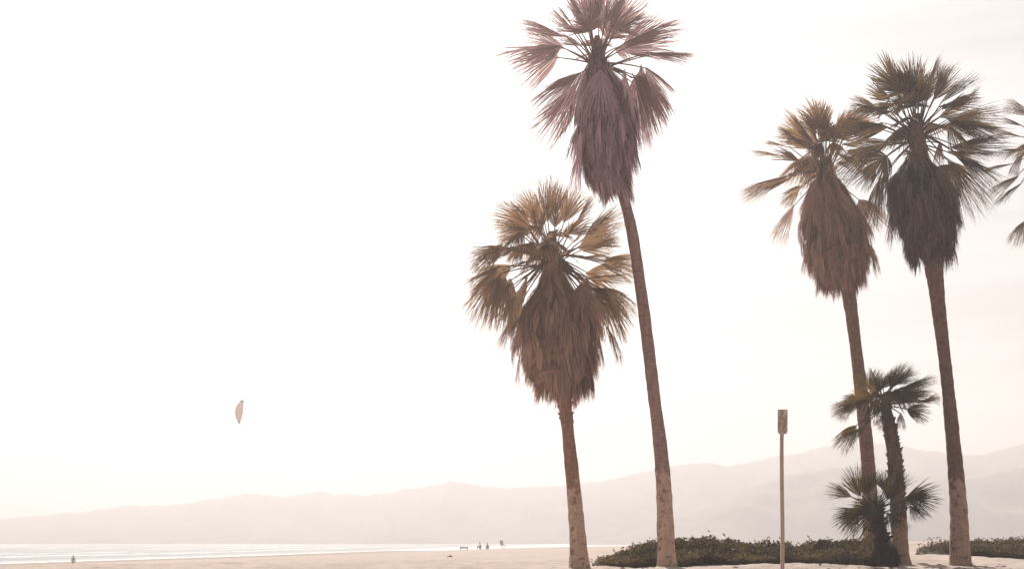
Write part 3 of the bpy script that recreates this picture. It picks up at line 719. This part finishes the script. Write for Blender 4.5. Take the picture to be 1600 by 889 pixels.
# ------------------------------------------------------------------ ice plant on the dune
def ice_plant(Xpts, label, seed, nleaf):
    """Xpts rows: (column X, front depth, back depth, height of the bed)"""
    rs = rnd(seed)
    Xp, fr, bk, ht = (np.array(c, float) for c in zip(*Xpts))
    def bed(x, y):
        X = HX + x/y*F
        f, b, h = np.interp(X, Xp, fr), np.interp(X, Xp, bk), np.interp(X, Xp, ht)
        u = np.clip((y-f)/np.maximum(b-f, .1), 0, 1)
        inside = (y > f) & (y < b) & (X > Xp[0]) & (X < Xp[-1])
        prof = np.minimum(1, 0.30 + 1.5*u)*sm((1-u)*5+.25)
        hh = h*prof*(1 + 0.50*fbm(x*1.1, y*1.1, seed, 3) + 0.55*fbm(x*3.2, y*3.2, seed+4, 2))
        return np.where(inside, np.maximum(hh, 0), 0), inside
    # added dark mound under the leaves, blocks light coming through them
    V = []; Fc = []
    gx = np.linspace(0, 1, 160); gy = np.linspace(0, 1, 26)
    Xg = Xp[0] + gx*(Xp[-1]-Xp[0])
    fg, bg_ = np.interp(Xg, Xp, fr), np.interp(Xg, Xp, bk)
    yy = fg[:, None] + gy[None, :]*(bg_-fg)[:, None]
    xx = (Xg[:, None]-HX)/F*yy
    h, _ = bed(xx, yy*0.9999+0.0001)
    zz = gz(xx, yy) + h*0.74 - 0.03
    v = np.stack([xx, yy, zz], -1).reshape(-1, 3)
    n = 26
    f = [[i*n+j, (i+1)*n+j, (i+1)*n+j+1, i*n+j+1] for i in range(159) for j in range(n-1)]
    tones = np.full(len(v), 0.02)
    # leaves
    k = nleaf
    X = Xp[0] + rs.rand(k)*(Xp[-1]-Xp[0])
    u = rs.rand(k)**1.5
    y = np.interp(X, Xp, fr) + u*(np.interp(X, Xp, bk)-np.interp(X, Xp, fr)); x = (X-HX)/F*y
    h, ins = bed(x, y)
    keep = ins & (h > 0.02)
    dens = np.clip((X-Xp[0])/90.0, 0.04, 1)**1.5
    keep &= rs.rand(k) < dens
    x, y, h = x[keep], y[keep], h[keep]; k = len(x)
    w = 1 - 0.45*rs.rand(k)**2.0
    sprig = (rs.rand(k) < 0.06)
    z = gz(x, y) + h*w + sprig*rs.uniform(0, .16, k)
    ln = rs.uniform(.07, .15, k)*(1+0.3*sprig); wd = rs.uniform(.020, .036, k)
    az = rs.rand(k)*2*math.pi; el = np.radians(rs.uniform(-25, 62, k))
    d = np.stack([np.cos(az)*np.cos(el), np.sin(az)*np.cos(el), np.sin(el)], -1)
    sd = np.cross(d, rs.normal(size=(k, 3))); sd /= np.linalg.norm(sd, axis=1)[:, None]
    b = np.stack([x, y, z], -1); L_ = ln[:, None]; W_ = wd[:, None]
    q = np.stack([b - sd*W_*.6, b + d*L_*.5 - sd*W_ + np.array([0,0,0.0]), b + d*L_, b + d*L_*.5 + sd*W_], 1).reshape(-1, 3)
    base = len(v)
    fq = (base + np.arange(k)[:, None]*4 + np.arange(4)[None, :]).tolist()
    tl = np.repeat(np.clip(rs.normal(.5, .22, k) + 0.75*fbm(x*.9, y*.9, seed+20, 3), 0, 1), 4)
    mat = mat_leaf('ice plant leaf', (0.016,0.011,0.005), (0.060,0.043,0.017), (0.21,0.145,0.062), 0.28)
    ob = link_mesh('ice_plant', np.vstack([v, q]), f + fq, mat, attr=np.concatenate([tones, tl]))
    tag(ob, label, 'ground cover', kind='stuff')
ice_plant([(925,40.6,42.5,.12),(945,40.8,43.5,.26),(975,41.0,45,.42),(1010,41.0,46,.56),(1060,41.2,47,.68),(1110,41.2,47,.65),(1150,41.6,47,.56),(1200,42.3,47.5,.52),(1300,42.3,47.5,.52),(1345,41.8,47.5,.58),(1380,41.6,47,.62),(1392,42,46,.3)],
          'long mat of dark ice plant from the tallest palm to the young palm', 11, 90000)
ice_plant([(1428,54,60,.2),(1436,53,62,.62),(1470,51,61,.60),(1500,50,60,.54),(1560,48.5,58,.50),(1600,48,57,.55),(1700,47.5,57,.55),(1760,48,56,.3)],
          'smaller mat of ice plant behind the stout palm at the right', 12, 60000)

# ------------------------------------------------------------------ sign post
def build_sign():
    d = 36.0; k = d/F
    x = (1222-HX)*k; z = float(gz(x, d)) - 0.3
    root = empty('sign_post', (x, d, z)); tag(root, 'weathered timber post with a small sticker-covered upright board on top', 'sign post')
    zt = (HY-640)*k - z; zb = (HY-678)*k - z
    wood = mat_noise('grey weathered timber', [(0.3, (0.36,0.26,0.215)), (0.55, (0.48,0.36,0.305)), (0.75, (0.60,0.47,0.40))], scale=5, stretch=(6,6,.6), bump=.5, bscale=14, dist=.01)
    mb = MB(); pr = 0.050
    # squared post with chipped arrises, slightly tapering
    zz = np.linspace(0, zb+0.16, 40); rs = rnd(5)
    o = np.array([(1,-.75),(1,.75),(.75,1),(-.75,1),(-1,.75),(-1,-.75),(-.75,-1),(.75,-1)])
    V = []
    for i, q in enumerate(zz):
        r = pr*(1.05-.1*q/zz[-1]); V.append(np.column_stack([o*r*(1+rs.normal(0,.012,(8,1))) + [0.012*math.sin(q*1.3), 0], np.full(8, q)]))
    n = 8; f = [[i*n+j, i*n+(j+1)%n, (i+1)*n+(j+1)%n, (i+1)*n+j] for i in range(39) for j in range(n)] + [list(range(n))[::-1], [39*n+j for j in range(n)]]
    mb.add(np.vstack(V), f); mb.build('post', wood, root)
    # upright board with clipped lower corners
    w = 15.2*k/2; ch = 0.05
    out = [(-w+.02,zt),(-w,zt-.02),(-w,zb+ch*1.3),(-w+ch*.8,zb),(w-ch*.8,zb),(w,zb+ch*1.3),(w,zt-.02),(w-.02,zt)]
    m, nn, l = new_mat('sticker-covered board')
    t = N(nn, 'ShaderNodeTexCoord'); vo = N(nn, 'ShaderNodeTexVoronoi', Scale=11.0, Randomness=1.0); mp = N(nn, 'ShaderNodeMapping', Scale=(1.3,1,.9))
    l.new(t.outputs['Object'], mp.inputs['Vector']); l.new(mp.outputs['Vector'], vo.inputs['Vector'])
    sc = nn.new('ShaderNodeSeparateColor'); l.new(vo.outputs['Color'], sc.inputs[0])
    r = ramp(nn, [(0, (0.45,0.33,0.27)), (.2, (0.60,0.41,0.33)), (.4, (0.36,0.30,0.20)), (.55, (0.66,0.54,0.50)), (.7, (0.52,0.28,0.19)), (.85, (0.74,0.66,0.62))]); r.color_ramp.interpolation = 'CONSTANT'
    l.new(sc.outputs[0], r.inputs['Fac'])
    z2 = N(nn, 'ShaderNodeTexNoise', Scale=25, Detail=5); l.new(t.outputs['Object'], z2.inputs['Vector'])
    r2 = ramp(nn, [(.35, (.45,.42,.4)), (.6, (1,1,1))]); l.new(z2.outputs['Fac'], r2.inputs['Fac'])
    mm = N(nn, 'ShaderNodeMix', data_type='RGBA', blend_type='MULTIPLY'); mm.inputs[0].default_value = .8; l.new(r.outputs['Color'], mm.inputs[6]); l.new(r2.outputs['Color'], mm.inputs[7])
    b = N(nn, 'ShaderNodeBsdfPrincipled', Roughness=.6); l.new(mm.outputs[2], b.inputs['Base Color'])
    oo = nn.new('ShaderNodeOutputMaterial'); l.new(b.outputs['BSDF'], oo.inputs['Surface'])
    y0, y1 = -pr-.035, -pr-.003
    v = [(a, y0, c) for a, c in out] + [(a, y1, c) for a, c in out]; n = 8
    mb = MB(); mb.add(v, [list(range(n)), list(range(n, 2*n))[::-1]] + [[i, n+i, n+(i+1)%n, (i+1)%n] for i in range(n)])
    mb.build('board', m, root)
    iron = mat_noise('rusty bolt', [(.3, (.10,.06,.045)), (.7, (.2,.12,.09))], scale=20)
    for q in (zt-.12, zb+.14):
        mb = MB(); mb.tube([(0,y0-.012,q),(0,y0+.003,q)], .018, n=6); mb.build('bolt', iron, root)
build_sign()

# ------------------------------------------------------------------ kite
def build_kite():
    d = 260.0; k = d/F
    c = ((373.5-HX)*k, d, (HY-643)*k)
    root = empty('power_kite', c); tag(root, 'pale pink crescent kite flying low over the sea', 'kite')
    cloth = mat_leaf('thin pink kite cloth', (0.60,0.45,0.40), (0.66,0.50,0.45), (0.70,0.55,0.50), 0.5)
    dark = mat_leaf('grey kite tip cloth', (0.20,0.17,0.165), (0.24,0.20,0.19), (0.28,0.24,0.23), 0.2)
    s = np.linspace(-1, 1, 41); H = 2.45
    def le(s): return np.stack([-1.0*np.cos(s*1.4)+0.42+0.10*s+0.18*np.clip(s-.6,0,1), -0.6*np.cos(s*1.3), H*s], -1)
    def te(s): return np.stack([0.16*np.cos(s*1.4-.5)+0.42+0.10*s+0.30*np.clip(s-.6,0,1), 1.0*np.cos(s*1.5)+0.1, H*0.97*s], -1)
    a, b = le(s), te(s)
    def sheet(i0, i1, name, mat):
        rows = []
        for i in range(i0, i1+1):
            u = np.linspace(0, 1, 9)[:, None]
            p = a[i]*(1-u) + b[i]*u; p[:, 1] -= (0.32*np.sin(u*math.pi)*(1-abs(s[i])**2))[:, 0]
            rows.append(p)
        V = np.array(rows); nI, nJ = V.shape[:2]
        back = V + np.array([0.0, 0.035, 0.0]); VV = np.vstack([V.reshape(-1,3), back.reshape(-1,3)]); o = nI*nJ
        f = []
        for i in range(nI-1):
            for j in range(nJ-1):
                q = [i*nJ+j, i*nJ+j+1, (i+1)*nJ+j+1, (i+1)*nJ+j]; f += [q, [x+o for x in q[::-1]]]
        for i in range(nI-1):
            for j in (0, nJ-1): f.append([i*nJ+j, (i+1)*nJ+j, (i+1)*nJ+j+o, i*nJ+j+o])
        mb = MB(); mb.add(VV, f); return mb.build(name, mat, root, smooth=True)
    sheet(4, 36, 'canopy', cloth); sheet(0, 4, 'wing_tip', dark); sheet(36, 40, 'wing_tip', dark)
    mb = MB(); mb.tube(a, 0.03+0.06*(1-s**2), n=10); mb.build('leading_edge', cloth, root, smooth=True)
    for i in (9, 20, 31):
        u = np.linspace(0, .95, 8)[:, None]; p = a[i]*(1-u)+b[i]*u; p[:, 1] -= (0.32*np.sin(u*math.pi)*(1-abs(s[i])**2))[:, 0] - .05
        mb = MB(); mb.tube(p, np.linspace(.05, .02, 8), n=8); mb.build('strut', cloth, root, smooth=True)
    root.rotation_euler = (0, R(4), 0)
build_kite()

# ------------------------------------------------------------------ people far out on the sand
def skin_fig(name, J, E, root_i, mat, parent):
    me = bpy.data.meshes.new(name)
    me.from_pydata([j[:3] for j in J], E, [])
    o = bpy.data.objects.new(name, me); COL.objects.link(o); o.parent = parent
    me.materials.append(mat)
    md = o.modifiers.new('skin', 'SKIN'); md.use_smooth_shade = True
    sv = me.skin_vertices[0].data
    for i, j in enumerate(J):
        r = j[3]; sv[i].radius = r if isinstance(r, tuple) else (r, r); sv[i].use_root = (i == root_i)
    sb = o.modifiers.new('sub', 'SUBSURF'); sb.levels = 1; sb.render_levels = 2
    return o
M_SKIN = mat_noise('tanned skin', [(.3, (.33,.19,.14)), (.7, (.38,.23,.17))], scale=3, bump=0, rough=.6)
M_HAIR = mat_noise('dark hair', [(.3, (.12,.08,.06)), (.7, (.20,.14,.10))], scale=30, bump=.3)
def cloth_mat(name, c): return mat_noise(name, [(.3, tuple(x*.85 for x in c)), (.7, tuple(min(1, x*1.12) for x in c))], scale=9, bump=.3, dist=.01)

def sitter(X, Y, turn, label, shirt_c, shorts_c, scale=1.0):
    x, y, z = pix_ground(X, Y)
    root = empty('person', (x, y, z)); root.rotation_euler = (0, 0, turn); root.scale = (scale,)*3
    tag(root, label, 'person', 'people out on the sand')
    # sitting on the sand, knees drawn up, arms round the shins; faces +X
    J = [(0,0,.12,(.13,.16)), (.02,0,.32,(.12,.15)), (.06,0,.52,(.12,.17)), (.09,0,.62,(.055,.055)), (.11,0,.70,(.075,.07)), (.12,0,.80,(.085,.075)), (.115,0,.86,(.05,.045))]
    E = [(0,1),(1,2),(2,3),(3,4),(4,5),(5,6)]
    for sy in (-1, 1):
        n = len(J)
        J += [(.04,.10*sy,.11,.085), (.24,.13*sy,.30,.075), (.40,.13*sy,.44,.062), (.42,.12*sy,.26,.056), (.43,.11*sy,.07,.042), (.56,.12*sy,.035,(.035,.04))]
        E += [(0,n),(n,n+1),(n+1,n+2),(n+2,n+3),(n+3,n+4),(n+4,n+5)]
        n = len(J)
        J += [(.06,.19*sy,.53,.055), (.20,.25*sy,.36,.044), (.38,.20*sy,.34,.036), (.47,.07*sy,.32,.034)]
        E += [(2,n),(n,n+1),(n+1,n+2),(n+2,n+3)]
    b = skin_fig('body', J, E, 0, M_SKIN, root)
    sh = skin_fig('shirt', [(.0,0,.16,(.145,.175)),(.02,0,.34,(.135,.165)),(.055,0,.50,(.135,.18)),(.08,0,.58,(.09,.11)),(.06,.18,.535,.068),(.15,.235,.42,.060),(.06,-.18,.535,.068),(.15,-.235,.42,.060)],
             [(0,1),(1,2),(2,3),(2,4),(4,5),(2,6),(6,7)], 0, shirt_c, root)
    skin_fig('shorts', [(0,0,.13,(.14,.17)),(.04,.10,.12,.095),(.24,.13,.30,.086),(.04,-.10,.12,.095),(.24,-.13,.30,.086)], [(0,1),(1,2),(0,3),(3,4)], 0, shorts_c, root)
    skin_fig('hair', [(.085,0,.74,(.06,.075)),(.095,0,.83,(.09,.085)),(.11,0,.885,(.06,.06))], [(0,1),(1,2)], 1, M_HAIR, root)
sitter(751, 855.5, R(185), 'person sitting on the sand in a rusty top, beside the low beach table', cloth_mat('rust cotton', (.50,.33,.27)), cloth_mat('brown cotton', (.46,.34,.28)), 1.12)
sitter(761, 855.5, R(-70), 'person sitting on the sand in a grey-brown top, between another sitter and the folding chair', cloth_mat('grey-brown cotton', (.46,.36,.31)), cloth_mat('faded cotton', (.42,.33,.28)), 0.95)

def wader():
    d = 176.0; X = 114.5; x = (X-HX)/F*d
    # stands in the shallows at the water's edge
    z = float(gz(x, d)); z = max(z, SEA-0.75)
    top = (HY-867.5)/F*d
    root = empty('person', (x, d, top-1.72)); root.rotation_euler = (0, 0, R(90))
    tag(root, 'person in grey wading in the shallows at the water edge', 'person')
    J = [(0,0,.95,(.12,.15)),(0,0,1.15,(.105,.14)),(.01,0,1.38,(.115,.18)),(.02,0,1.49,(.055,.055)),(.035,0,1.57,(.08,.07)),(.03,0,1.66,(.085,.075)),(.025,0,1.71,(.05,.05))]
    E = [(0,1),(1,2),(2,3),(3,4),(4,5),(5,6)]
    for sy in (-1, 1):
        n = len(J); J += [(0,.10*sy,.88,.09),(.04*sy,.11*sy,.5,.062),(.05*sy-.02,.11*sy,.28,.056),(.05*sy-.03,.11*sy,.08,.042),(.05*sy+.10,.12*sy,.035,(.035,.042))]
        E += [(0,n),(n,n+1),(n+1,n+2),(n+2,n+3),(n+3,n+4)]
        n = len(J); J += [(0,.20*sy,1.39,.055),(.02,.26*sy,1.12,.044),(.12,.25*sy,.90,.036),(.17,.24*sy,.80,.034)]
        E += [(2,n),(n,n+1),(n+1,n+2),(n+2,n+3)]
    skin_fig('body', J, E, 0, M_SKIN, root)
    dk = cloth_mat('grey wetsuit', (.40,.37,.35))
    skin_fig('wetsuit', [(0,0,.95,(.135,.165)),(0,0,1.15,(.12,.155)),(.01,0,1.36,(.13,.19)),(.015,0,1.45,(.085,.10)),(0,.20,1.39,.066),(.02,.26,1.12,.056),(.11,.25,.92,.045),(0,-.20,1.39,.066),(.02,-.26,1.12,.056),(.11,-.25,.92,.045),(0,.10,.88,.1),(.04,.11,.5,.073),(.03,.11,.2,.06),(0,-.10,.88,.1),(-.04,-.11,.5,.073),(-.07,-.11,.2,.06)],
             [(0,1),(1,2),(2,3),(2,4),(4,5),(5,6),(2,7),(7,8),(8,9),(0,10),(10,11),(11,12),(0,13),(13,14),(14,15)], 0, dk, root)
    skin_fig('hair', [(.0,0,1.60,(.06,.07)),(.01,0,1.68,(.088,.083)),(.025,0,1.735,(.06,.06))], [(0,1),(1,2)], 1, M_HAIR, root)
wader()

# ------------------------------------------------------------------ things on the sand crest
def beach_table():
    x, y, z = pix_ground(725, 856); k = y/F
    root = empty('beach_table', (x, y, z)); tag(root, 'low dark table standing on the far sand crest', 'table')
    wd = mat_noise('dark stained wood', [(.3, (.035,.025,.02)), (.7, (.06,.045,.035))], scale=6, stretch=(1,6,6), spec=0.0)
    w = 14.5*k
    mb = MB()
    for i in range(5): mb.box((0, -.36+.18*i, .50), (w, .165, .06), ch=.02)
    mb.build('tabletop', wd, root)
    mb = MB(); mb.box((0,0,.36), (w*.74,.56,.21)); mb.build('apron', wd, root)
    for sx in (-1, 1):
        for sy in (-1, 1):
            mb = MB(); mb.tube([(sx*w*.36, sy*.26, -.05), (sx*w*.32, sy*.22, .46)], .04, n=6); mb.build('leg', wd, root)
    root.rotation_euler = (0, 0, R(12)); root.scale = (1.05, 1.05, 0.72)
beach_table()
def beach_chair():
    x, y, z = pix_ground(786, 854); 
    root = empty('folding_chair', (x, y, z)); tag(root, 'grey-green folding beach chair standing alone on the far sand crest', 'chair')
    root.scale = (1.18,)*3; root.rotation_euler = (0, 0, R(40))
    tube_m = mat_noise('grey tube metal', [(.3, (.16,.16,.14)), (.7, (.22,.21,.19))], scale=9, bump=0, rough=.4)
    fab = cloth_mat('grey-green canvas', (.30,.28,.23))
    mb = MB(); mb.ribbon([(-.30,0,.95),(-.22,0,.70),(-.16,0,.42)], [(0,.24,0)]*3); mb.ribbon([(-.32,0,.94),(-.24,0,.69),(-.18,0,.41)], [(0,.24,0)]*3); mb.build('backrest', fab, root)
    mb = MB(); mb.ribbon([(-.16,0,.36),(.08,0,.33),(.30,0,.38)], [(0,.24,0)]*3); mb.ribbon([(-.16,0,.345),(.08,0,.315),(.30,0,.365)], [(0,.24,0)]*3); mb.build('seat', fab, root)
    for sy in (-.26, .26):
        mb = MB(); mb.tube([(-.31,sy,.98),(-.17,sy,.40),(.34,sy,-.03)], .018, n=6); mb.build('leg', tube_m, root)
        mb = MB(); mb.tube([(.33,sy,.39),(.05,sy,.33),(-.32,sy,-.03)], .018, n=6); mb.build('leg', tube_m, root)
        mb = MB(); mb.box((.06,sy,.56), (.46,.05,.03), ch=.01); mb.build('armrest', tube_m, root)
beach_chair()
def driftwood():
    x, y, z = pix_ground(703, 870)
    mb = MB(); t_ = np.linspace(-.5, .5, 12); rs = rnd(8); k = y/F*8
    mb.tube(np.stack([t_*k, .06*np.sin(t_*5), .03+.04*np.cos(t_*4)], -1), .045*(1.1-.9*np.abs(t_))*(1+rs.normal(0,.1,12)), n=8)
    mb.tube([(.1*k,0,.06),(.2*k,.05,.14),(.28*k,.1,.17)], [.022,.018,.008], n=6)
    ob = mb.build('driftwood', mat_noise('bleached driftwood', [(.3, (.13,.09,.07)), (.7, (.24,.18,.14))], scale=8, stretch=(1,5,5)), smooth=True)
    ob.location = (x, y, z); tag(ob, 'short piece of driftwood lying on the open sand', 'driftwood')
driftwood()

# wrack and fallen bits round the feet of the right-hand palms
def debris():
    rs = rnd(21); mb = MB()
    for i in range(150):
        X = rs.uniform(1290, 1600) if i < 90 else rs.uniform(930, 1300); d = rs.uniform(38, 43.2)
        x = (X-HX)/F*d; z = float(gz(x, d))
        a = rs.rand()*6.28; s_ = rs.uniform(.02, .075)
        v = np.array([(-1,-.4,0),(1,-.3,0),(.9,.4,0),(-.8,.5,0),(-.5,-.1,.5),(.6,.1,.45)])*s_*np.array([1.4, 1, .9])
        M_ = np.array([[math.cos(a), -math.sin(a), 0],[math.sin(a), math.cos(a), 0],[0,0,1]])
        mb.add(v @ M_.T + [x, d, z], [[0,1,5,4],[1,2,5],[2,3,4,5],[3,0,4]], rs.rand())
    ob = mb.build('litter', M_DEAD['olive'])
    tag(ob, 'scattered bits of dry palm leaf and wrack on the sand', 'debris', kind='stuff')
debris()
